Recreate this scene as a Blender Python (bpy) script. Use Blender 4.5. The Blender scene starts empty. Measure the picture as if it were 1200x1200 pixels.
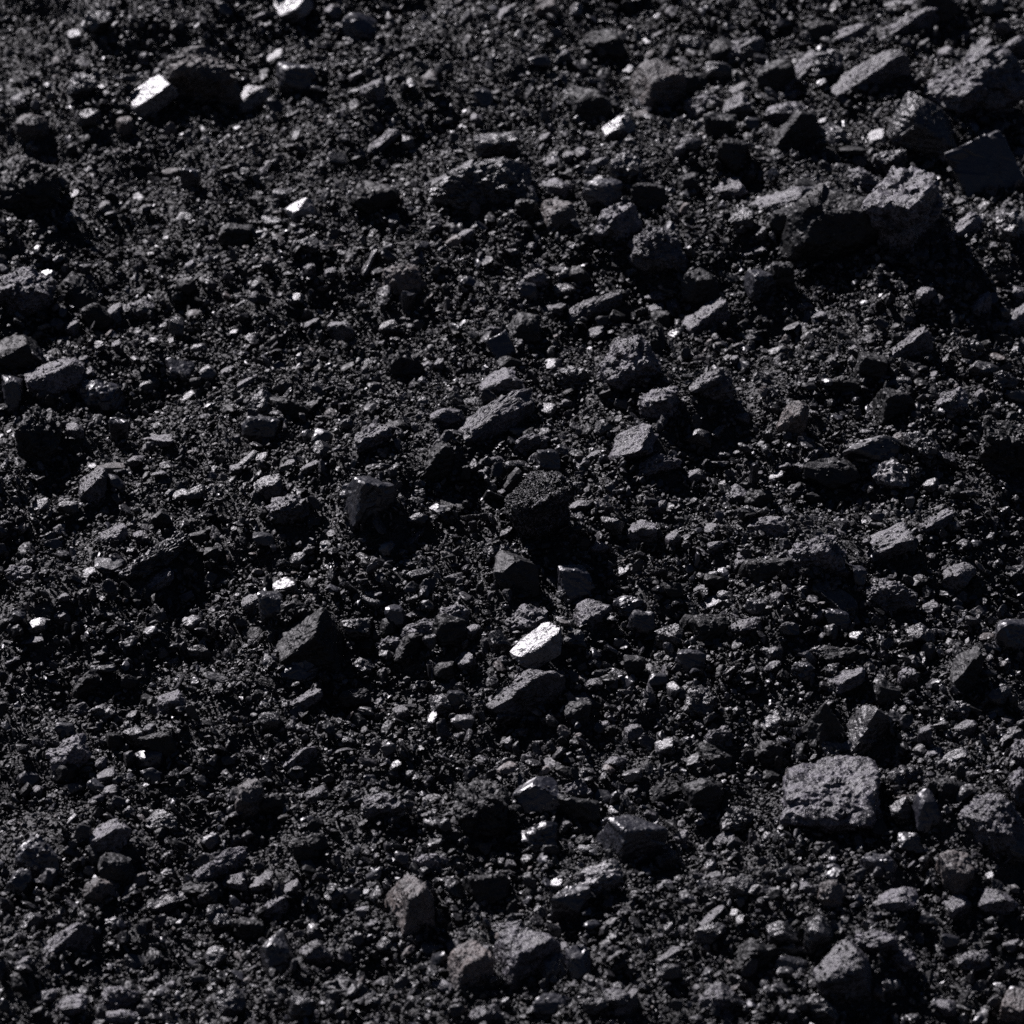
import bpy, bmesh, math, random
import numpy as np
from mathutils import Vector, Matrix

scene = bpy.context.scene
col = scene.collection

# ------------------------------------------------------------------ camera
TILT = math.radians(28.0)          # slope of the heap face; everything below is laid out in the slope's own axes
SLOPE = Matrix.Rotation(TILT, 4, 'X')
EL = math.radians(40.0)            # angle between the line of sight and the heap face
DIST = 6.0
HALF = 0.1                         # tan of half the field of view: 1.2 m across at the aim point
cam_data = bpy.data.cameras.new('camera')
cam = bpy.data.objects.new('camera', cam_data)
col.objects.link(cam)
CAM = Vector((0.0, -DIST * math.cos(EL), DIST * math.sin(EL)))
cam.location = SLOPE @ CAM
cam.rotation_euler = (math.pi / 2 - EL + TILT, 0, 0)
cam_data.sensor_width = 36.0
cam_data.lens = 18.0 / HALF
cam_data.clip_start = 0.1
cam_data.clip_end = 500.0
cam_data.dof.use_dof = True
cam_data.dof.focus_distance = DIST - 0.12
cam_data.dof.aperture_fstop = 6.0
cam_data.dof.aperture_blades = 7
scene.camera = cam

# ------------------------------------------------------------------ sky, sun, exposure
SUN_EL = math.radians(27.0)        # above the slope, so well up in the sky
SUN_AZ = math.radians(-28.0)       # measured from straight away from the camera, negative to the left
SUN_DIR = Vector((math.sin(SUN_AZ) * math.cos(SUN_EL), math.cos(SUN_AZ) * math.cos(SUN_EL), math.sin(SUN_EL)))
SUN_W = SLOPE.to_3x3() @ SUN_DIR
world = bpy.data.worlds.new('World')
scene.world = world
world.use_nodes = True
wn = world.node_tree
wn.nodes.clear()
sky = wn.nodes.new('ShaderNodeTexSky')
sky.sky_type = 'NISHITA'
sky.sun_disc = False
sky.sun_elevation = math.asin(SUN_W.z)
sky.sun_rotation = math.atan2(SUN_W.x, SUN_W.y)
sky.altitude = 1500.0
sky.air_density = 0.32
sky.dust_density = 0.0
sky.ozone_density = 2.0
bg = wn.nodes.new('ShaderNodeBackground')
bg.inputs['Strength'].default_value = 0.05
wo = wn.nodes.new('ShaderNodeOutputWorld')
wn.links.new(sky.outputs[0], bg.inputs['Color'])
wn.links.new(bg.outputs[0], wo.inputs['Surface'])
sun_data = bpy.data.lights.new('sun', 'SUN')
sun_data.energy = 5.0
sun_data.angle = math.radians(0.5)
sun_data.color = (1.0, 0.95, 1.0)
sun = bpy.data.objects.new('sun', sun_data)
col.objects.link(sun)
sun.location = SUN_W * 20
sun.rotation_euler = SUN_W.to_track_quat('Z', 'Y').to_euler()
vs = scene.view_settings
vs.view_transform = 'Standard'
vs.look = 'None'
vs.exposure = 0.1
vs.gamma = 1.0
vs.use_curve_mapping = False
scene.cycles.use_denoising = False
scene.cycles.max_bounces = 4
scene.cycles.sample_clamp_indirect = 4.0

# ------------------------------------------------------------------ numeric noise
def _hash(ix, iy, iz, seed):
    h = (ix.astype(np.int64) * 374761393 + iy.astype(np.int64) * 668265263 + iz.astype(np.int64) * 2147483647 + seed * 974634777) & 0xFFFFFFFF
    h = ((h ^ (h >> 13)) * 1274126177) & 0xFFFFFFFF
    h = ((h ^ (h >> 15)) * 2246822519) & 0xFFFFFFFF
    return ((h ^ (h >> 16)) & 0xFFFFFF) / float(0xFFFFFF)

def vnoise(p, seed):
    """value noise, p (N,3) -> (N,) in -1..1"""
    f = np.floor(p); t = p - f
    t = t * t * (3 - 2 * t)
    i = f.astype(np.int64)
    out = np.zeros(len(p))
    for dx in (0, 1):
        wx = t[:, 0] if dx else 1 - t[:, 0]
        for dy in (0, 1):
            wy = t[:, 1] if dy else 1 - t[:, 1]
            for dz in (0, 1):
                wz = t[:, 2] if dz else 1 - t[:, 2]
                out += wx * wy * wz * _hash(i[:, 0] + dx, i[:, 1] + dy, i[:, 2] + dz, seed)
    return out * 2 - 1

def fbm(p, seed, octaves=4, gain=0.5):
    s = np.zeros(len(p)); a = 1.0; tot = 0
    for k in range(octaves):
        s += a * vnoise(p * (2.03 ** k), seed + 17 * k)
        tot += a; a *= gain
    return s / tot

def ground_z(x, y):
    x = np.atleast_1d(np.asarray(x, float)); y = np.atleast_1d(np.asarray(y, float))
    p = np.stack([x, y, np.zeros_like(x)], 1)
    z = 0.036 * vnoise(p / 0.42, 3) + 0.020 * vnoise(p / 0.17, 5) + 0.011 * vnoise(p / 0.075, 9)
    z += 0.006 * vnoise(p / 0.034, 11) + 0.0035 * vnoise(p / 0.015, 12)
    # the level yard at the foot with an unseen bank added across it to block horizon glare, the ridge and the far side of this heap
    t = math.tan(TILT)
    z += (np.clip(-1.5 - y, 0, 7.5) + np.maximum(-15.0 - y, 0)) * t + np.clip(-9.0 - y, 0, 6.0) * 2.2 - np.clip(y - 2.4, 0, 3.5) * 1.48 - np.maximum(y - 5.9, 0) * t
    return z

def pick(px, py, up=0.0):
    """photo pixel (1200 px frame) -> point `up` above the heap surface, and metres per pixel there"""
    u = (px - 600.0) / 600.0 * HALF
    v = (600.0 - py) / 600.0 * HALF
    fwd = Vector((0, math.cos(EL), -math.sin(EL)))
    upv = Vector((0, math.sin(EL), math.cos(EL)))
    d = fwd + Vector((1, 0, 0)) * u + upv * v
    t = (up - CAM.z) / d.z
    for _ in range(6):
        q = CAM + d * t
        z = float(ground_z(q.x, q.y)[0]) + up
        t += 0.8 * ((z - CAM.z) / d.z - t)
    return CAM + d * t, t * 2 * HALF / 1200.0

# ------------------------------------------------------------------ materials
def coal(name, dark, light, rough, scale, relief=0.0006, facet=0.25, pit=0.5, vary=0.35, tint=None, ior=1.7, grain=900.0):
    m = bpy.data.materials.new(name)
    m.use_nodes = True
    nt = m.node_tree; N = nt.nodes; L = nt.links
    N.clear()
    out = N.new('ShaderNodeOutputMaterial')
    b = N.new('ShaderNodeBsdfPrincipled')
    L.new(b.outputs[0], out.inputs['Surface'])
    tc = N.new('ShaderNodeTexCoord'); oi = N.new('ShaderNodeObjectInfo')
    off = N.new('ShaderNodeVectorMath'); off.operation = 'MULTIPLY_ADD'
    comb = N.new('ShaderNodeCombineXYZ')
    for k in range(3): L.new(oi.outputs['Random'], comb.inputs[k])
    L.new(comb.outputs[0], off.inputs[0]); off.inputs[1].default_value = (37.0, 53.0, 71.0)
    L.new(tc.outputs['Object'], off.inputs[2])
    P = off.outputs[0]
    n1 = N.new('ShaderNodeTexNoise'); n1.inputs['Scale'].default_value = 55 * scale; n1.inputs['Detail'].default_value = 5; n1.inputs['Roughness'].default_value = 0.62
    n2 = N.new('ShaderNodeTexNoise'); n2.inputs['Scale'].default_value = 280 * scale; n2.inputs['Detail'].default_value = 4; n2.inputs['Roughness'].default_value = 0.7
    for n in (n1, n2): L.new(P, n.inputs['Vector'])
    r1 = N.new('ShaderNodeValToRGB'); r1.color_ramp.elements[0].position = 0.36; r1.color_ramp.elements[1].position = 0.66
    r1.color_ramp.elements[0].color = (*dark, 1); r1.color_ramp.elements[1].color = (*light, 1)
    L.new(n1.outputs[0], r1.inputs['Fac'])
    cur = r1.outputs[0]
    if tint:
        n3 = N.new('ShaderNodeTexNoise'); n3.inputs['Scale'].default_value = 24 * scale; n3.inputs['Detail'].default_value = 4
        L.new(P, n3.inputs['Vector'])
        r3 = N.new('ShaderNodeValToRGB'); r3.color_ramp.elements[0].position = 0.45; r3.color_ramp.elements[1].position = 0.62
        r3.color_ramp.elements[0].color = (0, 0, 0, 1); r3.color_ramp.elements[1].color = (1, 1, 1, 1)
        L.new(n3.outputs[0], r3.inputs['Fac'])
        mx = N.new('ShaderNodeMix'); mx.data_type = 'RGBA'
        L.new(r3.outputs[0], mx.inputs['Factor']); L.new(cur, mx.inputs['A']); mx.inputs['B'].default_value = (*tint, 1)
        cur = mx.outputs['Result']
    # dark pits
    r2 = N.new('ShaderNodeValToRGB'); r2.color_ramp.elements[0].position = 0.41; r2.color_ramp.elements[1].position = 0.53
    r2.color_ramp.elements[0].color = (1 - pit,) * 3 + (1,); r2.color_ramp.elements[1].color = (1, 1, 1, 1)
    L.new(n2.outputs[0], r2.inputs['Fac'])
    mp = N.new('ShaderNodeMix'); mp.data_type = 'RGBA'; mp.blend_type = 'MULTIPLY'; mp.inputs['Factor'].default_value = 1
    L.new(cur, mp.inputs['A']); L.new(r2.outputs[0], mp.inputs['B'])
    # each piece a little lighter or darker
    mr = N.new('ShaderNodeMapRange'); mr.inputs['To Min'].default_value = 1 - vary; mr.inputs['To Max'].default_value = 1 + vary
    L.new(oi.outputs['Random'], mr.inputs['Value'])
    ms = N.new('ShaderNodeVectorMath'); ms.operation = 'SCALE'
    L.new(mp.outputs['Result'], ms.inputs[0]); L.new(mr.outputs[0], ms.inputs['Scale'])
    L.new(ms.outputs[0], b.inputs['Base Color'])
    rr = N.new('ShaderNodeMapRange'); rr.inputs['From Min'].default_value = 0.3; rr.inputs['From Max'].default_value = 0.7
    rr.inputs['To Min'].default_value = rough - 0.1; rr.inputs['To Max'].default_value = rough + 0.12
    L.new(n2.outputs[0], rr.inputs['Value']); L.new(rr.outputs[0], b.inputs['Roughness'])
    b.inputs['IOR'].default_value = ior
    # broken-grain facets plus fine relief
    vo = N.new('ShaderNodeTexVoronoi'); vo.inputs['Scale'].default_value = grain * scale
    L.new(P, vo.inputs['Vector'])
    sub = N.new('ShaderNodeVectorMath'); sub.operation = 'SUBTRACT'; sub.inputs[1].default_value = (0.5, 0.5, 0.5)
    L.new(vo.outputs['Color'], sub.inputs[0])
    bump = N.new('ShaderNodeBump'); bump.inputs['Strength'].default_value = 1.0; bump.inputs['Distance'].default_value = relief * (1 if scale > .5 else .35)
    ha = N.new('ShaderNodeMath'); ha.operation = 'MULTIPLY_ADD'; ha.inputs[1].default_value = 2.2
    L.new(n1.outputs[0], ha.inputs[0]); L.new(n2.outputs[0], ha.inputs[2])
    L.new(ha.outputs[0], bump.inputs['Height'])
    add = N.new('ShaderNodeVectorMath'); add.operation = 'MULTIPLY_ADD'
    add.inputs[1].default_value = (facet, facet, facet)
    L.new(sub.outputs[0], add.inputs[0]); L.new(bump.outputs[0], add.inputs[2])
    nrm = N.new('ShaderNodeVectorMath'); nrm.operation = 'NORMALIZE'
    L.new(add.outputs[0], nrm.inputs[0]); L.new(nrm.outputs[0], b.inputs['Normal'])
    return m

def coal_set(prefix, s, f=1.0, soft=0.0, k=1.0, fine=1.0):
    return {
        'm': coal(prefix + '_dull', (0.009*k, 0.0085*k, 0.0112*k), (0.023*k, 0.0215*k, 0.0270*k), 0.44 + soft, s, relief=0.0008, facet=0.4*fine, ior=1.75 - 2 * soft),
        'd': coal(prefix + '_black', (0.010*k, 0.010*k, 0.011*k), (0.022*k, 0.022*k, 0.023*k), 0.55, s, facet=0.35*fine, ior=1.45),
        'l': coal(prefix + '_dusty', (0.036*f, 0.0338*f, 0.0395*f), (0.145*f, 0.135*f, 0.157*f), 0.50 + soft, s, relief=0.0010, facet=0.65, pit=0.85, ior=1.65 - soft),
        'g': coal(prefix + '_glossy', (0.06*f, 0.058*f, 0.062*f), (0.16*f, 0.153*f, 0.16*f), 0.43, s, relief=0.0006, facet=0.38, pit=0.8, ior=1.7),
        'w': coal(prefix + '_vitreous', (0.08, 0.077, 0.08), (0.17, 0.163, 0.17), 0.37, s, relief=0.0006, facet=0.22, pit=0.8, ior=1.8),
        'n': coal(prefix + '_smooth', (0.012, 0.012, 0.018), (0.021, 0.021, 0.031), 0.42, s, relief=0.0003, facet=0.12, pit=0.3, ior=1.8),  # bluish base: some of the reflected sky blue is put into the colour
        'b': coal(prefix + '_brown', (0.040, 0.035, 0.034), (0.100, 0.088, 0.084), 0.58, s, relief=0.0010, facet=0.6, tint=(0.13, 0.104, 0.094), pit=0.7),
    }

LUMP = coal_set('coal', 1.0)
SMALL = coal_set('coal_chip', 1.0)
GRIT = coal_set('coal_grit', 0.006, 0.16, 0.10, 0.42, 1.5)
CRUMB = coal_set('coal_crumb', 0.012, 0.38, 0.05, 0.65, 1.3)
GROUND = coal('coal_dust', (0.006, 0.006, 0.007), (0.013, 0.0125, 0.014), 0.65, 1.0, relief=0.0015, facet=0.6)

# ------------------------------------------------------------------ lump shapes
_ico = {}
def ico(k):
    if k not in _ico:
        bm = bmesh.new()
        bmesh.ops.create_icosphere(bm, subdivisions=k, radius=1.0)
        v = np.array([x.co[:] for x in bm.verts]); v /= np.linalg.norm(v, axis=1)[:, None]
        f = np.array([[q.index for q in t.verts] for t in bm.faces], np.int32)
        bm.free()
        _ico[k] = (v, f)
    return _ico[k]

def mesh_from(name, v, f, mats, mat_index=None):
    me = bpy.data.meshes.new(name)
    me.vertices.add(len(v)); me.vertices.foreach_set('co', np.ascontiguousarray(v, np.float32).ravel())
    me.loops.add(len(f) * 3); me.loops.foreach_set('vertex_index', np.ascontiguousarray(f, np.int32).ravel())
    me.polygons.add(len(f))
    me.polygons.foreach_set('loop_start', np.arange(0, len(f) * 3, 3, dtype=np.int32))
    me.polygons.foreach_set('use_smooth', np.zeros(len(f), bool))
    for m in mats: me.materials.append(m)
    if mat_index is not None: me.polygons.foreach_set('material_index', mat_index.astype(np.int32))
    me.update(calc_edges=True)
    return me

VIEW = np.array([0, -math.cos(EL), math.sin(EL)])
SUNV = np.array(SUN_DIR[:])
HALFV = (VIEW + SUNV) / np.linalg.norm(VIEW + SUNV)     # facets facing here glint

def unit(v): v = np.asarray(v, float); return v / np.linalg.norm(v)

def shape(kind, tone, S, yaw, seed, level, glint=.2):
    """a broken coal lump: half sizes S (m), yaw (rad). Returns vertices (m) and faces."""
    rng = np.random.default_rng(seed)
    dirs, faces = ico(level)
    S = np.asarray(S, float)
    c, s = math.cos(yaw), math.sin(yaw)
    big_ = S.max()
    planes = []          # (normal in the lump's own axes, distance in unit space)
    def world_plane(n, d, j=0.10):
        n = unit(unit(n) + rng.normal(0, j, 3))
        n = np.array([c * n[0] + s * n[1], -s * n[0] + c * n[1], n[2]])
        planes.append((unit(n * S), d))
    def own_plane(n, d, j=0.10):
        planes.append((unit(unit(n) + rng.normal(0, j, 3)), d))
    p = 22
    lit = {'g': 1.0, 'l': 1.0, 'w': 1.0}.get(tone, 0)
    if kind in 'BHS':
        j = 0.07 if tone in 'gw' else 0.16
        for n in ((1, 0, 0), (-1, 0, 0), (0, 1, 0), (0, -1, 0), (0, 0, -1)): own_plane(n, rng.uniform(.8, .95), j)
        if kind == 'S': own_plane((0, 0, 1), .8, .05)
        elif tone in 'gw': world_plane(HALFV, .58, glint)
        elif tone in 'l': world_plane(unit(HALFV * 1.6 + SUNV * .35), .66, .10)
        elif tone in 'nd': world_plane((.14, .36, .92), .76, .05)
        else: own_plane((rng.normal(0, .12), rng.normal(0, .12), 1), .78, .06)
        for _ in range(5 if kind == 'B' or tone == 'w' else 3): own_plane(rng.normal(0, 1, 3) * (1, 1, .45 if tone != 'w' else .15), rng.uniform(.82 if tone != 'w' else .68, 1.1))
        if kind == 'B': p = 15
        if kind == 'B' and tone in 'nd': world_plane((.2, -.66, .68) if tone == 'n' else (.18, -.86, .42), .62, .08)
    elif kind == 'W':
        world_plane(HALFV * 1.6 + SUNV * .35 + np.array([-.15, 0, 0]) if lit else (-.72, .08, .66), .46, .06)
        world_plane((.45, -.80, .28), .52, .08)
        for n in ((1, 0, 0), (-1, 0, 0), (0, 1, 0), (0, 0, -1)): own_plane(n, rng.uniform(.85, 1.0))
        for _ in range(3): own_plane(rng.normal(0, 1, 3), rng.uniform(.95, 1.15))
    elif kind == 'G':
        for _ in range(int(rng.integers(6, 10))): own_plane(rng.normal(0, 1, 3), rng.uniform(.5, .95))
        for n in ((0, 0, 1), (0, 0, -1), (1, 0, 0), (-1, 0, 0), (0, 1, 0), (0, -1, 0)): own_plane(n, rng.uniform(.75, 1), .3)
        p = 40
    elif kind == 'E':
        world_plane((-.60, .05, .80), .52, .03); world_plane((.10, -.95, .16), .62, .03); world_plane((.80, -.20, .52), .58, .03)
        own_plane((-1, 0, -.2), .95); own_plane((0, 1, 0), .9); own_plane((0, 0, -1), .9)
    elif kind == 'Q':
        world_plane((-.86, -.28, .36), .66, .05); world_plane((.55, -.74, .30), .62, .05)
        world_plane((-.08, .10, 1) if tone in 'lb' else (.15, .38, .92), .74, .08); world_plane((.5, .8, .1), .9, .1); world_plane((-.5, .85, .1), .9, .1); own_plane((0, 0, -1), .95)
        for _ in range(4): own_plane(rng.normal(0, 1, 3), rng.uniform(.95, 1.12))
        p = 18
    elif kind == 'K':
        world_plane((-.10, .12, 1), .55, .03); world_plane((-.12, -.30, .94), .66, .03)
        world_plane((0, -1, -.55), .72, .05)
        for n in ((1, 0, 0), (-1, 0, 0), (0, 1, 0), (0, 0, -1)): own_plane(n, rng.uniform(.85, .95), .08)
        for _ in range(5): own_plane(rng.normal(0, 1, 3), rng.uniform(.92, 1.1))
        p = 16
    elif kind == 'P':
        world_plane((.22, -.64, .72), .42, .02)
        for a_, d_ in ((27, .74), (207, .70), (117, .80), (297, .95)):     # the plate leans over to one side
            a_ = math.radians(a_); world_plane((math.cos(a_), .64 * math.sin(a_), .77 * math.sin(a_)), d_, .05)
        world_plane((0, .8, -.4), .8, .05)
        p = 30
    elif kind == 'Y':
        for a in (-60, 30, 125, 215):
            a = math.radians(a + rng.normal(0, 8)); own_plane((math.cos(a), math.sin(a), .62), .55, .05)
        own_plane((0, 0, -1), .8)
    else:
        n_ = 9 if kind == 'R' else 15
        for _ in range(n_): own_plane(rng.normal(0, 1, 3), rng.uniform(.68, 1.0))
        for n in ((0, 0, -1), (0, 0, 1), (1, 0, 0), (-1, 0, 0), (0, 1, 0), (0, -1, 0)): own_plane(n, rng.uniform(.85, .98), .2)
        if tone in 'gw': world_plane(HALFV, .66, glint)
        if tone == 'l': world_plane(unit(HALFV * 1.5 + SUNV * .4), .60 if big_ > .04 else .70, .12)
        if tone in 'nd': world_plane((.18, -.68, .68) if tone == 'n' else (.15, -.85, .45), .70, .1)
        p = 26 if kind == 'R' else 14
    nn = np.array([q[0] for q in planes]); dd = np.array([q[1] for q in planes])
    a = np.maximum(dirs @ nn.T / dd[None, :], 1e-6)
    r = np.sum(a ** p, axis=1) ** (-1.0 / p)
    r = np.minimum(r, 1.35)
    v = dirs * r[:, None]
    # chipped secondary facets: every cell of the surface is set in or out and tilted a little
    big = float(S.max())
    K = int({'R': 26, 'C': 60}.get(kind, 22))
    cen = v[rng.integers(0, len(v), K)]
    cell = np.empty(len(v), int)
    dist2 = ((v[:, None, :] - cen[None, :, :]) ** 2).sum(2) if len(v) * K < 4e6 else None
    if dist2 is None:
        cell = np.concatenate([((q[:, None, :] - cen[None]) ** 2).sum(2).argmin(1) for q in np.array_split(v, 8)])
    else:
        cell = dist2.argmin(1)
    amp = {'R': .04, 'C': .09, 'P': .012, 'S': .035, 'B': .05, 'K': .035}.get(kind, .045)
    if tone in 'gw' and kind != 'C': amp *= .3 if tone == 'g' else .6
    h = rng.uniform(-1, 1, K)[cell] * amp
    tilt = rng.normal(0, .16 if kind == 'C' else .02 if tone in 'gw' else .07, (K, 3))
    h += ((v - cen[cell]) * tilt[cell]).sum(1)
    v = v * (1 + h)[:, None]
    v = v * S[None, :]
    # grain in real millimetres
    o = rng.uniform(0, 50, 3)
    wn_ = v + o
    rough = {'C': 1.7, 'R': .75, 'P': .3, 'Y': 1.0, 'K': 1.6}.get(kind, 1.0)
    if tone in 'gw' and kind != 'C': rough *= .22 if tone == 'g' else .45
    if tone == 'n': rough *= .55
    disp = 0.055 * big * rough * fbm(wn_ / (big * .55), seed, 3)
    if level >= 3:
        disp = disp + min(.0030, .05 * big) * rough * fbm(wn_ / .011, seed + 5, 2)
    if level >= 4:
        disp = disp + .0014 * rough * np.abs(fbm(wn_ / .0042, seed + 6, 2)) * 2
        # bedding layers: thin steps round the flanks
        bed = unit(rng.normal(0, .35, 3) + np.array([0, 0, 1]))
        t = (v @ bed) / rng.uniform(.006, .010) + 1.3 * fbm(wn_ / .03, seed + 8, 2)
        disp = disp + .0011 * rough * (np.abs((t % 1) - .5) * 2 - .5)
    nrm = dirs / S[None, :]; nrm /= np.linalg.norm(nrm, axis=1)[:, None]
    v = v + nrm * disp[:, None]
    v = np.stack([c * v[:, 0] - s * v[:, 1], s * v[:, 0] + c * v[:, 1], v[:, 2]], 1)
    if kind == 'S':       # flat pieces lie tilted as a whole
        up = {'g': HALFV + rng.normal(0, glint, 3), 'w': HALFV + rng.normal(0, glint, 3), 'l': HALFV * 1.6 + SUNV * .35 + rng.normal(0, .12, 3)}.get(tone)
        if up is None: up = np.array([0, 0, 1]) + rng.normal(0, .18, 3)
        T = np.array(Vector((0, 0, 1)).rotation_difference(Vector(unit(up))).to_matrix())
        v = v @ T.T
    return v, faces

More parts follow.
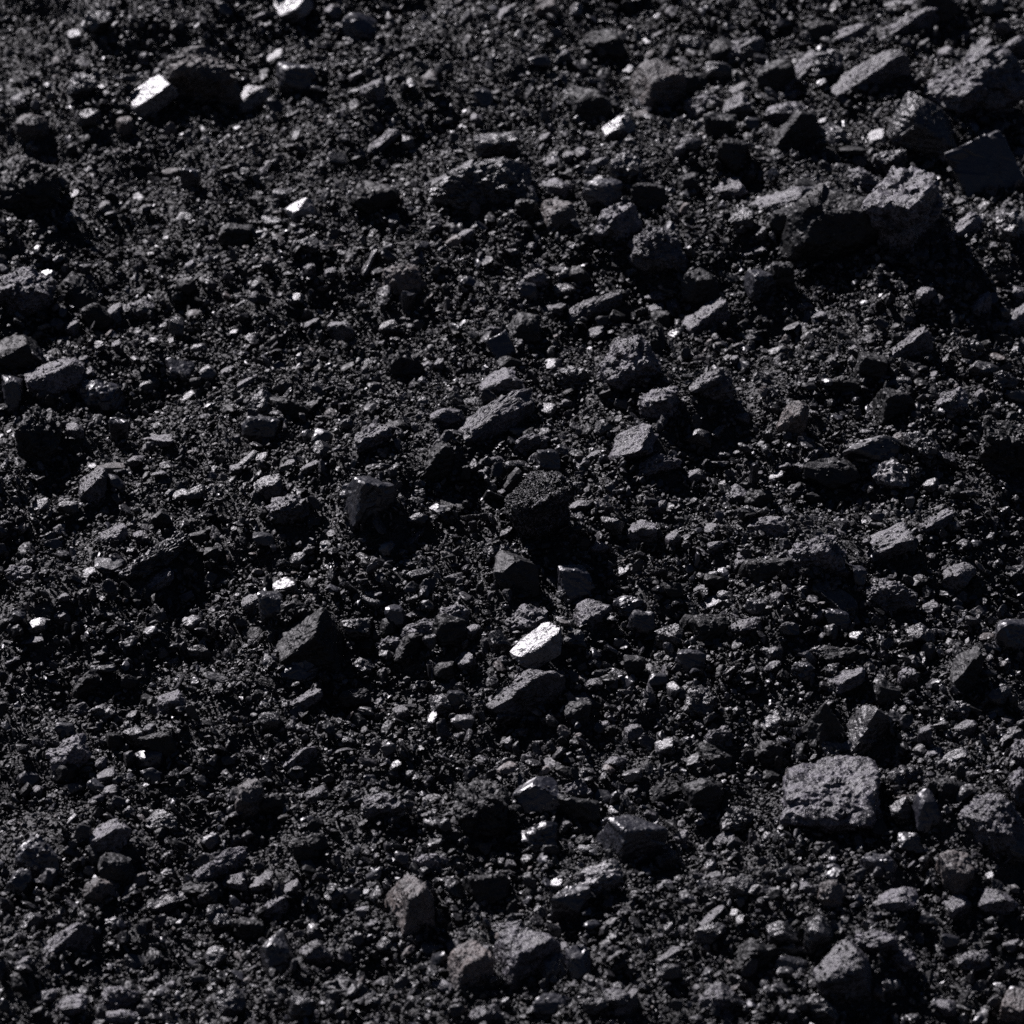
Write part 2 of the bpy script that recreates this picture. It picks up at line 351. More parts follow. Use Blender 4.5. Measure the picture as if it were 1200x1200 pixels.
# ------------------------------------------------------------------ what lies where (read off the photograph)
DATA = r'''
@0 0
1020 32 175 90 S w ; gleaming white knobbly lump at the very top edge of the heap ; the white lump on the top edge
690 275 265 205 C b ; large brown-black crumbly dome behind a glaring white ledge ; the brown crumbly dome
530 345 190 105 S w u.9 v20 ; glaring white glossy ledge broken off beside a brown crumbly dome ; the glaring white ledge
872 365 160 105 R g
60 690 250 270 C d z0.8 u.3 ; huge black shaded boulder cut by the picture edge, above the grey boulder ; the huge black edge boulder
115 450 115 95 R b
265 130 60 60 B g
350 85 90 70 R m
290 300 100 70 R m
65 360 50 60 R l
505 215 30 70 H l
360 308 45 25 S g
1040 275 140 110 B n
970 205 75 60 S g
610 605 70 40 S b
675 640 55 110 H n
265 755 80 70 r45 S m
370 735 50 60 R l
1060 745 95 85 R w u.6 ; bright white tilted flake high on the heap, among fine crumbs ; the bright tilted flake
985 685 60 50 B g
920 600 70 80 r45 S l
825 830 105 95 B d
960 785 80 50 R m
655 765 60 40 S m
1075 870 90 60 R m
265 685 40 30 S g
440 440 55 60 B b
585 840 25 25 B g
1055 820 40 35 B l
745 845 30 40 B l
1180 560 70 40 S m
310 420 80 60 R m
550 45 40 30 B l
620 90 50 40 R m
1170 40 60 60 R l
910 60 50 40 S l
@1 0
1110 305 190 165 Q b u.55 ; cube-like coal block with a sunlit brown side and a pale top ; the brown-sided cube
1050 410 75 45 S b
970 455 125 65 R w u.6 ; white shining flat chip just below the brown-sided cube ; the white chip under the cube
880 375 150 125 R d
510 665 360 225 C m u.3 z0.8 ; big dark lumpy boulder with a pale dusty ledge, amid fine crumbs ; the big lumpy boulder
540 515 135 105 R m
395 620 180 85 r12 S l u.9
755 770 140 120 Q b ; small block with brown sunlit face and blue shaded face ; the small brown-faced block
970 790 135 145 C l ; speckled grey upright lump beside the small brown-faced block ; the speckled upright lump
1110 870 195 150 C l ; broad speckled blue-grey lump of rough texture above a white glint ; the broad speckled lump
920 680 145 100 R n
1000 600 125 125 C m
745 665 115 60 R l
1075 685 115 90 B d
800 555 40 55 B l
850 540 60 50 R l
715 490 50 45 B l
130 510 115 75 r28 S l
235 500 50 55 C g
110 320 85 70 R l
310 295 75 80 R b
235 297 35 35 B g
500 350 60 85 B n
475 420 50 35 R l
690 220 85 55 R n
775 205 60 45 B l
700 155 60 40 R m
720 30 80 75 B b ; pale brown chunk cut by the top edge of the picture ; the pale brown chunk
580 50 60 60 W l
820 40 60 50 S g
60 100 135 95 R n
940 160 135 85 R d
1070 150 50 30 S g
1015 100 25 30 B g
1110 125 50 30 S l
200 30 40 20 S l
50 265 60 30 S l
915 575 70 50 R l
640 740 95 90 R d
190 790 50 60 R m
110 710 135 115 R d
440 830 60 50 B l
660 865 50 30 S l
900 640 50 40 S g
740 580 50 50 B l
785 610 70 40 S d
1190 530 40 50 B l
@2 0
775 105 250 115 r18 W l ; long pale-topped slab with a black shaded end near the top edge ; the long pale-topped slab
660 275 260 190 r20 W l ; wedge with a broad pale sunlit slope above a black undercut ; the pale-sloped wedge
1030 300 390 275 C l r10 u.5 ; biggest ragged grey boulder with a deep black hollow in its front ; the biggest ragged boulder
840 450 190 185 R m ; rounded black lump with a sunlit shoulder, leaning on the biggest ragged boulder ; the rounded leaning lump
1065 605 275 290 P n v0 ; flat smooth navy-blue plate leaning over at the picture edge, straight-sided ; the tilted navy plate
770 745 255 310 C l z1.1 ; tall rough lump glittering all over, between a black dome and the navy plate ; the tall glittering lump
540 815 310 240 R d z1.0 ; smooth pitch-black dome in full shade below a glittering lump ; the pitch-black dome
380 490 190 140 W d
960 825 155 145 r35 W l ; small wedge with a brown-grey sunlit slope below the navy plate ; the wedge under the plate
1150 805 115 125 C g
1035 175 145 85 r28 S l
1165 165 80 60 B l
325 265 125 95 R d
200 320 75 50 B l
420 255 135 75 r35 S l
510 245 125 90 C m
480 110 115 75 R d
600 120 125 70 W l
365 395 135 80 R l
190 385 95 80 B l
70 375 135 95 C l
130 450 105 105 B d
240 440 60 60 B n
675 487 90 58 S g ; small flat silvery chip lying above the tall glittering lump ; the silvery chip
535 485 85 80 C g
490 430 32 30 B g
725 580 115 95 C m
630 640 145 95 C l
480 690 125 70 B n
340 720 165 80 S l
380 790 115 110 B d
160 670 115 60 S l
275 825 50 60 B g
430 650 80 50 S d
210 780 90 70 R m
250 885 105 35 S l
215 180 125 100 C l
145 195 105 90 R d
120 250 90 70 R m
30 300 95 80 R d
35 160 95 60 R m
895 30 175 110 R d
800 20 65 50 B l
925 190 55 50 B l
1120 95 60 40 B l
1000 120 75 40 S l
1190 540 50 50 B g
1090 30 80 50 R m
365 335 85 40 S l
740 20 75 40 S l
180 540 85 110 B d
30 510 80 60 R m
590 530 105 40 S d
20 660 65 90 R d
@0 1
60 130 230 190 C l u.55 ; large grey rough boulder at the picture edge, above a black rounded one ; the grey edge boulder
40 350 180 160 R d z0.7 u.2 ; black rounded boulder at the picture edge, below the grey one ; the black edge boulder
185 440 195 145 R l r8 u.55 ; oval grey grainy lump lying by itself, with a black lump beside it ; the oval grainy lump
355 500 155 150 C n
140 640 140 230 C d z0.8 ; tall black rough lump in deep shade under the oval grainy lump ; the tall black lump
280 155 115 135 R d
490 190 105 70 R l
350 220 100 90 R d
400 210 50 80 B l
170 365 42 32 B g
305 412 60 38 S l
255 255 60 60 B l
725 415 70 58 R g
640 400 95 60 S n
700 325 62 45 C g
800 410 50 40 R l
870 440 75 45 r20 S l
920 530 85 80 R m
930 610 105 100 B n
560 645 105 85 r-30 S l
420 620 60 115 H n
260 615 60 60 B l
325 745 32 34 B g
385 750 105 48 S b
325 815 95 115 W l
400 800 75 60 R n
475 720 60 40 R l
625 845 62 36 S g
740 770 45 40 r45 S g
830 750 50 40 B l
920 710 50 30 S g
1085 50 40 55 B l
1165 60 50 40 R l
300 40 40 30 R g
1035 150 65 35 S g
1095 240 75 40 S l
815 270 50 22 S g
660 500 62 30 S g
525 455 75 40 R m
1130 640 75 60 R n
1130 690 60 60 R m
1090 740 75 35 S l
1010 735 75 35 S l
865 720 60 80 r50 S m
1020 890 155 100 C l ; rough grey pile-shaped lump just above a black shaded gap, upslope of a sharp-edged block ; the rough grey hump
940 820 95 80 R m
240 885 75 50 R m
140 880 75 40 S g
45 480 75 120 B n
560 765 50 25 S l
670 35 40 35 B l
540 300 35 30 B g
600 300 35 20 S g
410 315 35 35 B l
345 320 50 40 B g
1190 270 45 105 B l
620 260 60 70 R m
660 110 65 60 R d
1010 540 110 85 R d
690 840 85 60 R m
@1 1
515 590 290 175 r32 B l z0.8 ; long grey tilted slab with a rough sunlit top, near the middle of the heap ; the long tilted slab
550 450 145 82 S l ; flat grey stone lying just above the long tilted slab ; the flat grey stone
890 180 215 125 r20 B l u.55 ; bar-shaped lump with a pale sunlit top below a broad speckled lump ; the pale bar-shaped lump
1000 400 230 175 C l ; wide grey grainy lump with uneven top, upslope of a black hollow ; the wide grainy lump
1120 520 165 125 C l ; pitted grey lump with black undercut, below the wide grainy lump ; the pitted grey lump
1025 665 155 92 S l ; flat-topped grey slab with a sharp lower edge, in a cluster of three ; the flat-topped slab
1110 735 175 92 r18 C l ; pale speckled tongue-shaped lump below the flat-topped slab ; the tongue-shaped lump
690 875 235 205 C l z1.1 u.7 q1 ; round dome of packed black crumbs in the middle of the heap ; the round crumb dome
1080 310 145 135 C d
330 730 115 110 W d
365 570 115 70 R l
735 385 68 52 S g ; small silvery chip between the flat stone and the wide grainy lump ; the silvery middle chip
725 540 56 42 S g
1018 60 46 36 B g ; tiny round white glint just below the broad speckled lump ; the round white glint
690 80 95 60 R l
780 120 72 50 R g
740 195 85 60 C l
840 75 85 60 R d
655 120 75 60 B n
560 320 105 105 P n
640 270 115 120 R d
530 262 62 35 R l
95 30 70 62 r45 S g
215 85 135 120 C b ; brown-tinged crumbly lump alone among fine grit, above a dark hollow ; the brown-tinged crumbly lump
235 165 50 95 H n
165 255 62 50 R m
190 295 40 30 B g
215 400 135 120 C d
95 375 75 30 S m
300 390 50 40 R l
345 380 30 45 B l
290 510 46 35 C g
105 640 135 85 C l
200 610 75 60 R d
820 440 155 95 C m
890 280 62 60 B l
940 240 52 26 r25 S g
660 660 115 62 C l
730 720 82 85 B n
660 535 50 45 R m
790 520 52 36 R l
775 690 85 52 C m
845 735 56 42 B l
890 705 50 40 B l
540 720 62 36 R l
500 765 62 46 R l
610 740 75 50 R m
600 795 75 75 W d
330 815 46 24 S g
90 850 140 165 Q n ; square-cornered brownish block with a smooth blue-black front, half buried ; the square blue-fronted block
390 880 95 52 S d
845 880 85 52 R l
1125 885 72 42 R l
1100 145 85 42 R l
1110 190 62 50 B l
1170 180 50 62 R l
1130 230 75 72 R d
590 380 85 52 R d
920 610 62 62 R m
440 760 42 62 B d
460 520 75 42 R m
620 620 62 42 B n
20 590 52 42 R m
@2 1
80 230 155 155 r20 W l ; layered grey wedge with a sunlit striped side, above a black hollow ; the layered wedge
265 100 115 112 Q n ; blue-grey angular block with a white sunlit top edge ; the blue-grey angular block
355 80 75 125 H d
65 110 115 112 R d
795 320 155 135 r25 W l ; sharp-ridged wedge with a grey sunlit slope below the largest shadow ; the sharp-ridged wedge
665 390 115 95 B d
730 525 115 125 Q d ; black square block outlined by a thin sunlit top edge ; the black square block
110 455 145 125 C l
30 490 75 75 r40 S l
135 605 52 60 r45 S g
60 640 85 62 R m
390 590 85 115 H b
250 780 26 135 H n ; thin upright black splinter sticking out of the crumbs ; the thin upright splinter
735 775 135 95 C g ; bright veined lump with a crinkled silvery top and black shadow below ; the crinkled silvery lump
840 680 115 115 C m
680 685 185 105 R n
440 715 105 62 r28 S l
530 770 175 95 R d
430 805 125 30 r33 S m
195 845 105 62 R l
270 860 85 72 R d
330 775 62 26 S g
350 740 62 26 S l
135 803 42 20 S g
50 775 72 52 R l
850 135 72 62 R l
1050 170 75 75 W l
1180 220 85 82 W l
1125 300 75 72 R d
1050 400 85 62 B m
1010 325 105 62 C m
760 445 82 42 R m
875 420 52 27 S l
480 215 52 42 B l
430 180 52 36 R l
235 290 50 30 B g
950 520 105 105 C l
1060 590 60 72 r50 S l
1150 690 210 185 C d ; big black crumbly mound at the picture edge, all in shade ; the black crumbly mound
910 710 95 62 R m
870 805 62 52 S g
570 455 105 62 R d
450 440 42 22 S l
210 570 62 36 R l
605 805 52 36 R l
655 810 42 30 B l
605 330 52 36 R l
1045 490 42 42 B l
1175 130 52 52 R l
460 855 52 52 B d
910 890 52 30 R l
30 355 62 26 S l
180 365 26 36 B l
1170 495 75 52 B n
1160 330 62 30 S g
640 620 40 26 B g
970 840 62 52 R d
1130 440 95 62 C m
@0 2
1095 470 245 220 E d v0 z0.95 ; sharp-edged block with a striped sunlit triangle and a pitch-black front ; the sharp-edged black block
1040 370 155 95 C d ; rounded layered black lump tucked behind the sharp-edged black block ; the layered black lump
955 335 95 112 B n ; blue-grey square lump under a white flake, beside the layered black lump ; the blue-grey square lump
1000 262 88 60 S w u.8 ; gleaming white flake perched above a blue-grey square lump ; the perched white flake
880 325 62 62 B l
535 260 160 70 r25 S l ; narrow grey sunlit slab on the lower side of a sloping crumbly hump ; the narrow grey slab
540 170 200 110 r30 C m
400 80 115 55 S l
205 65 52 42 R l
565 25 72 72 R d
315 215 52 36 S g
385 190 95 52 S n
70 220 115 62 C l
130 400 70 50 S w u.6 ; lone bright white chip near the picture edge, beside a blue-grey shard ; the lone white chip
70 385 52 82 H n
110 455 95 32 S l
220 370 62 46 R l
300 610 105 75 W d
600 675 95 82 B l ; flat-faced speckled grey lump alone amid fine black grit ; the flat speckled lump
245 855 135 115 C l ; blocky pale speckled lump near the picture edge, lower part of heap ; the blocky speckled lump
230 765 62 52 B n
670 395 75 52 C g
700 495 85 52 C m
225 300 42 30 B l
365 555 95 42 R m
360 710 95 72 R m
525 670 62 52 B d
525 765 42 42 B l
560 810 105 82 R d
525 870 105 62 R n
475 790 85 62 R m
405 810 62 62 R d
1050 865 115 85 r20 W l
1065 665 115 52 S l
930 100 85 52 R n
890 430 75 52 S d
945 435 42 26 S g
710 460 25 15 S g
490 85 42 42 R l
690 90 85 42 R d
1050 175 75 62 R m
450 600 62 52 R d
770 250 42 22 S l
20 400 52 52 R d
350 890 52 42 R l
1050 570 105 82 R n
40 525 52 22 S l
75 630 32 16 S g
745 150 62 52 R d
610 530 52 30 R l
950 740 75 52 R m
@1 2
695 475 178 108 S w v34 y0.85 u1.5 ; brilliant white slab, the brightest piece in the picture, with black underside ; the brilliant white slab
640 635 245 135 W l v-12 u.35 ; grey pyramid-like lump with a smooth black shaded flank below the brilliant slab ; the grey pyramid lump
557 465 84 76 R m ; ball-shaped lump of fine pitted grain beside the brilliant white slab ; the ball-shaped lump
555 525 66 30 S g
645 385 135 115 C l z0.7 u.2 ; pitted grey lump directly above the ball and the brilliant slab ; the pitted lump over the ball
870 375 130 115 Q l z0.75 u.25 ; blocky lump with a pitted grey face and a black shaded half ; the half-shaded blocky lump
775 395 82 45 C m u.1
820 250 115 135 B n
605 215 160 150 R d
540 205 52 42 S g
320 735 36 60 B w u.6 ; tiny bright white upright chip standing alone in black grit ; the white upright chip
1060 75 115 82 R l ; oval pitted grey stone above a tiny silver chip, centre of the heap ; the oval pitted stone
950 45 85 62 R m
830 15 62 42 R l
995 210 46 36 S g
905 125 75 42 C l
1165 100 52 62 B l
1165 280 75 62 R d
1018 330 115 72 C n
1060 385 95 82 B n
1030 540 75 75 B d
1115 590 75 52 B n
1170 625 62 62 R g
895 605 62 46 R l
965 575 52 42 R m
1025 780 62 72 R l
1135 825 75 46 S g
970 880 75 52 R l
920 750 52 26 S l
835 700 95 82 R d
590 815 36 46 C g
585 725 95 62 R m
630 775 52 30 R l
210 705 52 52 B l
130 670 62 52 r40 S l
45 660 105 62 R d
45 410 115 82 R m
195 370 82 72 R n
280 420 155 72 C l
240 480 155 75 W d
390 370 105 72 C l
385 415 105 90 R d
465 420 62 52 R l
435 470 20 46 H g
370 560 85 72 R d
440 530 75 62 B l
375 615 75 36 R m
405 655 62 62 B n
350 680 85 72 R m
125 290 46 26 S l
280 215 85 52 r20 S m
260 90 62 62 r50 S l
270 25 75 42 R m
550 150 125 62 C m
300 330 62 42 C m
100 315 95 42 C m
70 470 75 42 S d
165 415 75 62 R d
170 470 105 52 C l
80 550 85 62 C m
430 750 75 62 R n
20 810 62 42 R m
820 450 85 62 C m
975 460 42 42 B n
1150 440 95 92 R m
@2 2
720 300 200 135 r-6 C l ; broad flat-topped grey slab of grainy texture with deep shadow below it ; the broad grainy slab
480 160 215 165 C l ; wide rugged lump with a grainy grey face, above a stick-like splinter ; the wide rugged lump
730 110 165 92 S l ; grey slab with a mottled top and long black shadow under it ; the mottled slab
885 40 125 95 r25 S l ; tilted oval grey slab with sunlit top beside the mottled slab ; the tilted oval slab
310 60 145 82 C l
305 210 145 95 R d
495 750 145 175 Y d z1.1 ; peaked black lump like a small mountain behind the big pale block ; the peaked black lump
650 775 160 185 W m z0.85 ; leaning wedge with a blue-grey face next to the peaked black lump ; the leaning blue-grey wedge
575 590 135 62 S l
100 325 105 48 S g ; flat silvery lens-shaped chip above a rounded black stone ; the lens-shaped chip
95 415 115 95 R d
235 400 125 62 R l
330 305 52 52 B l
265 340 95 62 R m
540 310 155 42 r-28 S m ; stick-like dark splinter sloping down between two grainy lumps ; the stick-like splinter
545 380 85 72 B n
620 230 52 85 B n
725 232 52 32 R l
965 230 105 82 R l
870 340 62 52 R l
840 440 95 82 R m
480 365 62 42 B l
375 415 75 52 R m
570 510 135 72 C d
485 500 85 72 C m
425 560 85 72 C n
700 500 42 32 R l
945 492 42 27 S g
1000 560 105 145 W d
790 590 62 92 H l
310 740 85 52 S g
110 860 145 80 R d
65 680 115 105 C m
130 790 105 62 C l
530 840 105 62 R m
990 765 75 62 B l
1110 650 85 62 R m
850 790 52 92 H l
890 850 85 42 R l
1190 850 65 105 C l
20 395 62 72 R d
20 520 105 82 R n
100 60 62 42 S l
205 175 52 36 S l
145 295 62 42 R m
115 120 52 36 R l
215 825 42 22 S g
385 75 14 16 B g
635 38 30 22 B g
1180 30 26 22 B g
1050 350 95 50 r35 S m
1160 440 135 135 B n
990 115 52 32 R l
715 640 85 82 R d
380 745 42 62 H m
1095 700 42 26 S g
960 700 105 72 C m
235 200 75 72 R d
110 250 75 62 R d
320 850 105 82 R d
955 860 95 42 S m
60 270 52 32 S l
320 500 62 62 R m
@0 3
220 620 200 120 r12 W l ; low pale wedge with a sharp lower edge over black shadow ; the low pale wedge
880 110 95 135 R b ; upright rounded brownish lump with a sunlit edge, standing in grit ; the upright brownish lump
962 135 105 92 R d
390 245 115 105 R l ; rounded black lump capped with pale sunlit speckle ; the pale-capped lump
575 200 115 85 R m
120 310 135 125 C n
770 350 190 115 r28 C l ; sloping grey rugged lump with a black knife-edge slab below it ; the sloping rugged lump
720 415 115 62 S d
830 405 105 62 R l
920 400 95 52 S l
590 470 135 72 r28 S m
345 430 105 95 R b
415 370 105 110 R d
770 535 75 85 B m
880 570 95 85 B d
960 490 95 72 W l
1025 430 75 62 B l
970 665 125 160 R n z1.1 ; upright rounded lump with a smooth blue-black front and lit crown ; the blue-fronted lump
1110 650 95 82 R l
240 840 145 55 S l ; flat pale slab lying near the bottom edge of the picture ; the flat bottom slab
420 810 135 85 C l
160 805 85 52 R l
810 835 105 85 R m
1065 850 95 95 R m
755 670 75 82 R m
100 555 95 62 W m
490 400 75 62 R b
590 375 62 42 C g
395 545 62 42 C g
370 30 85 52 S l
390 85 62 42 B l
270 70 85 42 R m
245 185 50 42 r35 S g
95 40 75 62 B n
740 255 85 52 R n
1120 100 95 72 R l
1090 285 125 95 R d
440 120 32 26 B g
455 150 42 30 C g
625 545 42 26 S g
470 690 75 52 R m
740 775 52 30 r25 S g
605 765 42 32 R l
80 690 62 52 B l
45 195 42 32 R l
430 880 155 45 R l
530 25 75 52 R n
1180 460 62 52 R m
70 410 85 82 R n
230 20 75 72 R d
130 85 52 52 B l
@1 3
1010 265 195 210 Q n ; large square-shouldered black block with one thin sunlit side ; the square-shouldered block
920 390 160 105 C g ; pale crumbled chunk with a dark hole, beside the square-shouldered block ; the pale crumbled chunk
690 110 175 145 R n ; rounded blue-black boulder with a sunlit rim beside a black boulder ; the rounded blue-black boulder
490 170 215 250 C d z0.85 u.25 ; largest black shaded boulder in the lower middle of the heap ; the black lower boulder
700 260 145 122 C n
245 500 115 215 Q b z1.1 ; tall rust-brown post-like lump standing upright in the grit ; the rust-brown post
630 680 190 210 Q l u.3 ; big rounded grey-blue lump at the bottom with a flat slab behind it ; the big rounded bottom lump
440 720 125 195 Q b u.3 ; tall lump with a long reddish-grey sunlit side at the bottom ; the tall reddish-sided lump
575 570 135 62 r-8 S l ; thin flat slab jutting out behind the big rounded bottom lump ; the jutting thin slab
500 650 52 52 B l
505 870 115 75 R l
745 720 95 112 R n
140 135 175 85 C l ; oval grey lump with a silvery glossy corner, amid crumbs ; the silver-cornered lump
200 158 70 35 S g
310 190 46 52 B g
310 330 125 52 C l
520 430 155 135 R d
480 485 105 42 W l
805 470 125 122 R n
755 412 50 44 B w ; bright white little cube below the rounded blue-black boulder ; the little white cube
940 480 42 52 B l
90 440 32 32 B g
75 510 42 52 R l
380 400 46 30 S g
1095 205 52 46 S g
1140 80 115 95 r25 S d
830 80 115 62 C l
840 150 145 115 R d
1025 25 75 55 S g
1140 415 62 42 R l
1150 565 42 42 C g
1145 330 75 72 R l
780 640 42 62 B l
835 700 85 105 R n
1000 830 75 82 W l
960 810 95 72 R l
740 840 125 62 R n
150 630 62 52 R m
355 770 75 52 R l
1150 660 95 42 r20 S l
965 150 52 32 S g
880 290 85 42 C m
1190 250 52 62 R l
300 640 52 52 R m
520 710 52 32 S l
575 830 30 62 H g
1160 720 85 62 R m
100 40 42 42 B n
215 320 52 52 B n
1010 90 52 32 R l
540 400 52 62 B l
890 840 95 62 R m
@2 3
525 115 320 330 K l v-4 z0.85 u.5 ; biggest pale grey block with a broad pitted top and layered front ; the big pale block
565 720 215 195 R l ; big rounded grey pitted boulder near the bottom edge, sunlit all over ; the rounded pitted boulder
690 345 135 85 R n
520 455 85 78 R b ; small pinkish-brown knob in front of the big pale block ; the pinkish knob
730 470 155 75 S l
960 490 85 82 B l
1110 470 135 85 R l ; smooth grey pebble-like lump by the picture edge, below a rusty block ; the smooth pebble lump
965 370 115 135 B b ; rusty reddish-brown cracked block beside a fractured grey slab ; the rusty cracked block
1090 190 245 185 C l ; big fractured grey slab at the picture edge with jagged layers ; the fractured slab
1180 290 85 105 B b
860 160 115 125 R n
800 270 85 85 R n
770 160 75 85 R m
680 610 145 95 C l
480 590 85 125 R m
730 765 75 65 C g
690 790 42 52 B b
490 860 135 85 R m
925 840 75 62 R l
1170 845 85 105 B b ; pale pinkish lump cut off by the picture edge near the bottom ; the pale pinkish lump
200 430 115 85 R m
145 265 95 62 R l
95 350 42 58 C g
75 90 135 115 R d
250 30 52 42 C g
310 40 75 62 R d
120 820 145 95 C l
180 515 32 42 B g
205 535 42 32 S g
95 530 95 30 r28 S l
320 440 62 26 S g
345 840 42 52 R l
385 865 42 42 B l
390 700 115 85 R n
240 670 165 105 W d
410 640 62 32 R l
770 680 95 72 C l
1030 680 115 72 C l
1160 625 62 42 R l
940 610 62 52 B n
300 245 42 42 C g
740 65 42 42 B l
780 40 115 85 C m
930 80 135 105 R d
1180 70 65 145 C l
440 425 85 42 R l
800 500 62 32 S l
200 190 125 105 C m
100 580 95 62 R m
1080 385 32 42 B g
350 590 115 72 R m
'''

class Lump: pass
lumps = []
tile = (0, 0)
for k, line in enumerate(DATA.strip().splitlines()):
    if line.startswith('@'):
        tile = tuple(int(q) for q in line[1:].split()); continue
    head, *rest = [q.strip() for q in line.split(';')]
    t = head.split()
    L_ = Lump()
    x, y, w, h = (float(q) for q in t[:4])
    L_.px, L_.py, L_.w, L_.h = tile[0] * 400 + x / 3, tile[1] * 300 + y / 3, w / 3, h / 3
    L_.rot = 0.0; L_.yaw = None; L_.zs = L_.ys = 1.0; L_.grains = False; L_.lift = None
    for q in t[4:]:
        if q[0] == 'r' and len(q) > 1: L_.rot = float(q[1:])
        elif q[0] == 'v' and len(q) > 1: L_.yaw = float(q[1:])
        elif q[0] == 'z' and len(q) > 1: L_.zs = float(q[1:])
        elif q[0] == 'y' and len(q) > 1: L_.ys = float(q[1:])
        elif q[0] == 'u' and len(q) > 1: L_.lift = float(q[1:])
        elif q == 'q1': L_.grains = True
        elif q in 'BSWRCPYHKQE' and len(q) == 1 and q.isupper(): L_.kind = q
        else: L_.tone = q
    L_.label = rest[0] if rest else None
    L_.mark = rest[1] if len(rest) > 1 else None
    L_.seed = 1000 + int(x) * 31 + int(y) * 7 + tile[0] * 5003 + tile[1] * 9001
    lumps.append(L_)

for L_ in lumps:
    rng = np.random.default_rng(L_.seed + 7)
    w, h = L_.w, L_.h
    yaw = rng.normal(0, .25)
    if L_.yaw is not None: yaw = math.radians(L_.yaw)
    if L_.rot:
        r = math.radians(L_.rot)
        ln = w / math.cos(r) * .95
        th = max(.32 * ln, h - w * abs(math.tan(r)) * .75)
        stretch = math.sqrt(math.cos(r) ** 2 + (math.sin(r) / math.sin(EL)) ** 2)
        w, h = ln * stretch, th
        yaw = math.atan2(math.sin(r) / math.sin(EL), math.cos(r))
    k_ = L_.kind
    sx = w / 2 * 1.08
    if k_ == 'S': sy, sz = h / 2 * 1.35, h / 2 * .72
    elif k_ == 'H': sy, sz = w / 2 * .9, h / 2 * 1.25
    elif k_ == 'P': sy, sz = h / 2 * .8, h / 2 * 1.1
    else: sy, sz = h / 2 * 1.12, h / 2 * 1.05
    sz *= L_.zs; sy *= L_.ys
    L_.up = sz * (L_.lift if L_.lift is not None else (.42 if L_.mark else .36) if k_ != 'S' else .35)
    q, mpp = pick(L_.px, L_.py)
    q, mpp = pick(L_.px, L_.py, L_.up * mpp)
    L_.loc = q; L_.S = np.array([sx, sy, sz]) * mpp; L_.yaw = yaw
    L_.area = L_.w * L_.h

order = sorted(lumps, key=lambda q: -(q.area * (4 if q.label else 1)))
things, minor = order[:300], order[300:]

# ------------------------------------------------------------------ labels
TONE = {'m': 'dull black', 'd': 'pitch-dark', 'l': 'dusty grey', 'g': 'shiny pale', 'n': 'bluish-black', 'b': 'brownish', 'w': 'white shining'}
SHAPE = {'B': 'block', 'S': 'flat slab', 'W': 'wedge', 'R': 'rounded lump', 'C': 'crumbly lump', 'P': 'flat-faced plate', 'Y': 'peaked lump', 'H': 'upright shard', 'K': 'block', 'Q': 'block', 'E': 'block'}
marks = [q for q in things if q.mark]
def where(a, b):
    dx, dy = a.px - b.px, a.py - b.py
    if abs(dy) > abs(dx) * 1.2: return 'below' if dy > 0 else 'above'
    return 'on the shaded side of' if dx > 0 else 'on the sunlit side of'
used = set(q.label for q in things if q.label)
taken = {}
for q in things:
    if q.label: continue
    size = max(q.w, q.h)
    sw = 'large' if size > 48 else 'middling' if size > 33 else 'small'
    near = sorted(marks, key=lambda b: math.hypot(q.px - b.px, q.py - b.py))
    base = f'{sw} {TONE[q.tone]} {SHAPE[q.kind]}'
    words_ = lambda s: len(s.replace('-', ' ').split())
    d0 = math.hypot(q.px - near[0].px, q.py - near[0].py)
    close = 'just ' if d0 < 60 and where(q, near[0]) in ('above', 'below') else ''
    cands = [f'{base} {close}{where(q, near[0])} {near[0].mark}']
    for a in range(0, 3):
        for b in range(a + 1, 5):
            cands.append(f'{base} between {near[a].mark} and {near[b].mark}')
            cands.append(f'{base} {where(q, near[a])} {near[a].mark}, {where(q, near[b])} {near[b].mark}')
    for cnd in cands:
        if cnd not in used and words_(cnd) <= 16:
            q.label = cnd; break
    else:
        q.label = cands[0]
    used.add(q.label)

# ------------------------------------------------------------------ the ground under the pieces
_bank = [(q.loc.x, q.loc.y, q.S[0] * 1.25, q.S[1] * 1.4, q.S[2]) for q in things[:150]]
def banked_z(x, y):
    """heap surface with the fines banked up against the larger lumps"""
    z = ground_z(x, y)
    for bx, by, rx, ry, h in _bank:
        near = np.where((np.abs(x - bx) < 2.2 * rx) & (np.abs(y - by) < 2.2 * ry))[0]
        if len(near):
            z[near] += .28 * h * np.exp(-(((x[near] - bx) / rx) ** 2 + ((y[near] - by) / ry) ** 2))
    return z
def axis(lo, hi, step, far, n):
    core = np.arange(lo, hi, step)
    g = np.geomspace(step, far, n)
    return np.concatenate([lo - g[::-1], core, core[-1] + g])
gx = axis(-.95, .95, .0055, 40, 26); gy = axis(-1.25, 1.55, .0070, 40, 26)
X, Y = np.meshgrid(gx, gy)
Z = banked_z(X.ravel(), Y.ravel()) - .004
nx, ny = len(gx), len(gy)
ii = (np.arange(ny - 1)[:, None] * nx + np.arange(nx - 1)[None, :]).ravel()
gf = np.concatenate([np.stack([ii, ii + 1, ii + nx + 1], 1), np.stack([ii, ii + nx + 1, ii + nx], 1)])
me = mesh_from('coal_ground', np.stack([X.ravel(), Y.ravel(), Z], 1), gf, [GROUND])
ground = bpy.data.objects.new('ground', me)
ground.rotation_euler = (TILT, 0, 0)
col.objects.link(ground)
ground['kind'] = 'structure'
ground['label'] = 'black ground of packed coal dust under the loose lumps'

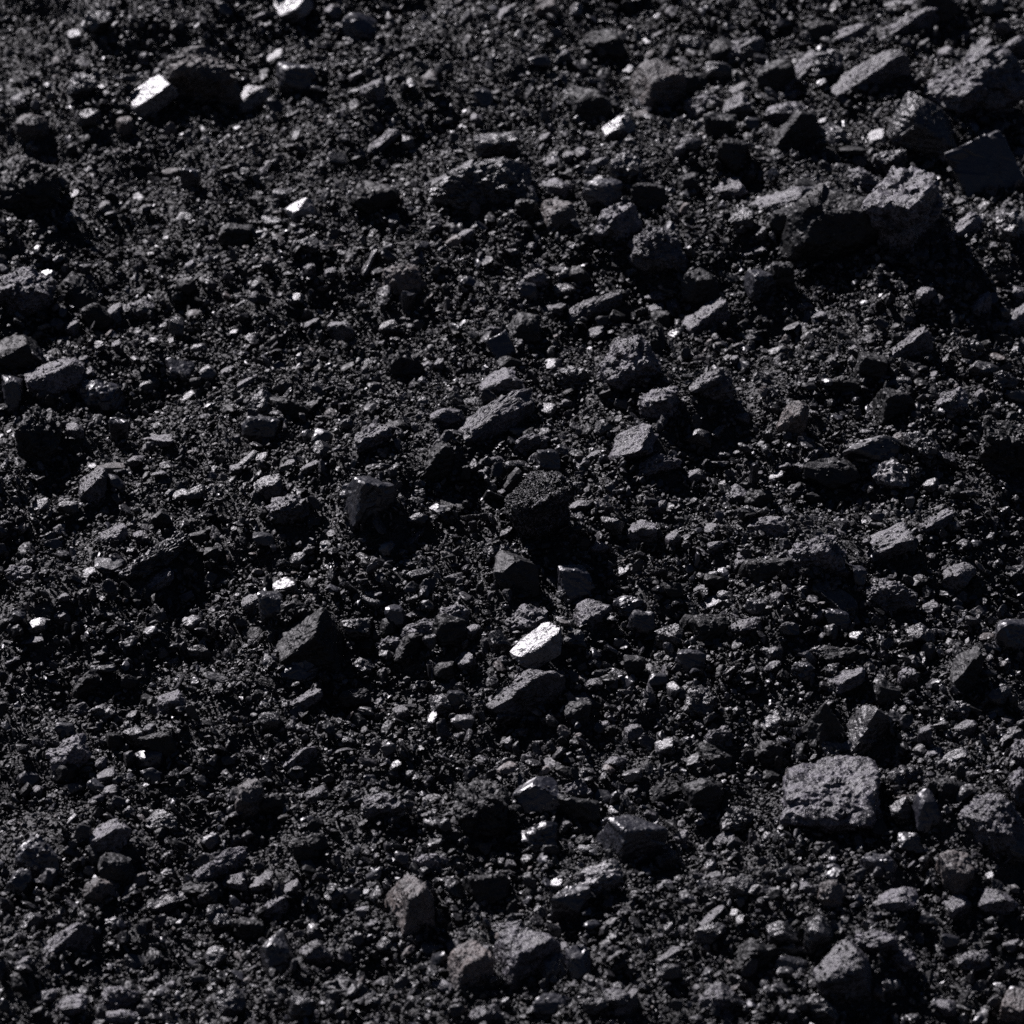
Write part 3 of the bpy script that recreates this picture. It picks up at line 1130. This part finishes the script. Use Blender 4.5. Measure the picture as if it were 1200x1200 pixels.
# ------------------------------------------------------------------ the 300 largest lumps, one object each
NAME = {'B': 'coal_block', 'S': 'coal_flake', 'W': 'coal_wedge', 'R': 'coal_lump', 'C': 'coal_lump', 'P': 'coal_plate', 'Y': 'coal_lump', 'H': 'coal_shard', 'K': 'coal_block', 'Q': 'coal_block', 'E': 'coal_block'}
grain_pts = []
for q in things:
    size = max(q.w, q.h)
    level = 6 if size > 62 else 5 if size > 28 else 4
    level -= 1
    v, f = shape(q.kind, q.tone, q.S, q.yaw, q.seed, level, .04 if q.mark else .17)
    me = mesh_from(NAME[q.kind], v, f, [LUMP[q.tone]])
    o = bpy.data.objects.new(NAME[q.kind], me)
    o.location = SLOPE @ q.loc
    o.rotation_euler = (TILT, 0, 0)
    col.objects.link(o)
    o['label'] = q.label
    o['category'] = 'coal lump'
    o['group'] = 'coal lumps lying on the heap'
    # loose crumbs that lie on top of the crumbly ones
    dens = 1.0 if q.grains else .10 if q.kind == 'C' and q.tone in 'md' else .035 if q.kind in 'CRW' and size > 30 else 0
    if dens:
        rng = np.random.default_rng(q.seed + 99)
        tri = v[f]
        nrm = np.cross(tri[:, 1] - tri[:, 0], tri[:, 2] - tri[:, 0])
        ar = np.linalg.norm(nrm, axis=1) / 2
        nz = nrm[:, 2] / (2 * ar + 1e-12)
        ok = np.where((nz > (.0 if q.grains else .45)) & (rng.random(len(f)) < dens * ar / 6e-6))[0]
        pts = tri[ok].mean(1) + np.array(q.loc[:])
        grain_pts.append(pts)

# ------------------------------------------------------------------ smaller chips: one mass
V, F, MI, base = [], [], [], 0
tones = list('mdlgnbw')
for q in minor:
    v, f = shape(q.kind, q.tone, q.S, q.yaw, q.seed, 3, .17)
    V.append(v + np.array(q.loc[:])); F.append(f + base); base += len(v)
    MI.append(np.full(len(f), tones.index(q.tone)))
me = mesh_from('coal_chips', np.concatenate(V), np.concatenate(F), [SMALL[t] for t in tones], np.concatenate(MI))
chips = bpy.data.objects.new('coal_chips', me)
chips.rotation_euler = (TILT, 0, 0)
col.objects.link(chips)
chips['kind'] = 'stuff'
chips['label'] = 'small loose chips of coal scattered between the lumps'
chips['category'] = 'coal chips'

# ------------------------------------------------------------------ grit: the crumbs that cover everything
protos = bpy.data.collections.new('grit_shapes')
ptones = 'm' * 14 + 'd' * 9 + 'l' * 6 + 'g' * 1 + 'm' * 12 + 'd' * 5 + 'l' * 10 + 'g' * 1 + 'n' * 3 + 'b' * 1
NFINE = 30
rng = np.random.default_rng(5)
for k, t in enumerate(ptones):
    S = np.array([1, rng.uniform(.6, 1), rng.uniform(.4, .85)]) * .5
    kind = 'G'
    v, f = shape(kind, 'm', S, 0, 500 + k, 3)
    d = np.linalg.norm(v, axis=1).max()
    v = v / d * .5
    me = mesh_from('grit_%02d' % k, v, f, [(GRIT if k < NFINE else CRUMB)[t]])
    po = bpy.data.objects.new('grit_%02d' % k, me)
    protos.objects.link(po)

foot = np.array([[q.loc.x, q.loc.y, q.S[0] * .9, q.S[1] * .9] for q in lumps])
def scatter(n, dmin, dmax, power, seed, avoid):
    rng = np.random.default_rng(seed)
    x = rng.uniform(-.92, .92, n); y = rng.uniform(-1.2, 1.5, n)
    keep = np.abs(x) < .70 + .10 * (y + 1.2)
    # patchy: some areas coarser, some only dust
    if avoid:
        pt = vnoise(np.stack([x, y, x * 0], 1) / .22, seed) * .5 + .5
        keep &= rng.random(n) < (.35 + .9 * pt) * np.clip(.9 + .25 * x, .6, 1)
    x, y = x[keep], y[keep]
    u = rng.random(len(x))
    a = 1 - power
    d = (dmin ** a + u * (dmax ** a - dmin ** a)) ** (1 / a)
    if avoid:
        inside = np.zeros(len(x), bool)
        for cx, cy, rx, ry in foot:
            inside |= ((x - cx) / rx) ** 2 + ((y - cy) / ry) ** 2 < 1
        x, y, d = x[~inside], y[~inside], d[~inside]
    z = banked_z(x, y) + d * rng.uniform(.05, .45, len(x))
    return np.stack([x, y, z], 1), d
parts = [scatter(30000, .010, .025, 2.7, 21, True),
         scatter(115000, .0058, .011, 2.4, 22, True),
         scatter(230000, .0030, .0064, 2.0, 23, False)]
for pts in grain_pts:
    d = rng.uniform(.0025, .0055, len(pts))
    pts = pts + np.stack([d * 0, d * 0, d * .1], 1)
    parts.append((pts, d))
P = np.concatenate([q[0] for q in parts]); D = np.concatenate([q[1] for q in parts])
n = len(P)
me = bpy.data.meshes.new('coal_grit')
me.vertices.add(n); me.vertices.foreach_set('co', P.astype(np.float32).ravel())
rot = rng.uniform(0, 2 * math.pi, (n, 3)); rot[:, :2] = rng.normal(0, .6, (n, 2)); rot[:, 0] += (rng.random(n) < .3) * math.pi
scl = D[:, None] * rng.uniform(.75, 1.3, (n, 3)) * (1, 1, .72)
for nm, arr in (('grit_turn', rot), ('grit_size', scl)):
    at = me.attributes.new(nm, 'FLOAT_VECTOR', 'POINT'); at.data.foreach_set('vector', arr.astype(np.float32).ravel())
at = me.attributes.new('grit_kind', 'INT', 'POINT'); at.data.foreach_set('value', np.where(D < .0060, rng.integers(0, NFINE, n), rng.integers(NFINE, len(ptones), n)).astype(np.int32))
grit = bpy.data.objects.new('coal_grit', me)
grit.rotation_euler = (TILT, 0, 0)
col.objects.link(grit)
grit['kind'] = 'stuff'
grit['label'] = 'fine black coal grit and crumbs covering the heap'
grit['category'] = 'coal grit'
ng = bpy.data.node_groups.new('grit_scatter', 'GeometryNodeTree')
ng.interface.new_socket('Geometry', in_out='INPUT', socket_type='NodeSocketGeometry')
ng.interface.new_socket('Geometry', in_out='OUTPUT', socket_type='NodeSocketGeometry')
gi = ng.nodes.new('NodeGroupInput'); go = ng.nodes.new('NodeGroupOutput')
iop = ng.nodes.new('GeometryNodeInstanceOnPoints')
ci = ng.nodes.new('GeometryNodeCollectionInfo')
ci.inputs['Collection'].default_value = protos
ci.inputs['Separate Children'].default_value = True
ci.inputs['Reset Children'].default_value = True
def named(nm, dt):
    a = ng.nodes.new('GeometryNodeInputNamedAttribute'); a.data_type = dt; a.inputs['Name'].default_value = nm
    return [o for o in a.outputs if o.enabled and o.name == 'Attribute'][0]
e2r = ng.nodes.new('FunctionNodeEulerToRotation')
ng.links.new(gi.outputs[0], iop.inputs['Points'])
ng.links.new(ci.outputs[0], iop.inputs['Instance'])
iop.inputs['Pick Instance'].default_value = True
ng.links.new(named('grit_kind', 'INT'), iop.inputs['Instance Index'])
ng.links.new(named('grit_turn', 'FLOAT_VECTOR'), e2r.inputs[0])
ng.links.new(e2r.outputs[0], iop.inputs['Rotation'])
ng.links.new(named('grit_size', 'FLOAT_VECTOR'), iop.inputs['Scale'])
ng.links.new(iop.outputs[0], go.inputs[0])
md = grit.modifiers.new('scatter', 'NODES'); md.node_group = ng
print('grit pieces', n, 'tris', sum(len(o.data.polygons) for o in scene.objects if o.type == 'MESH'))
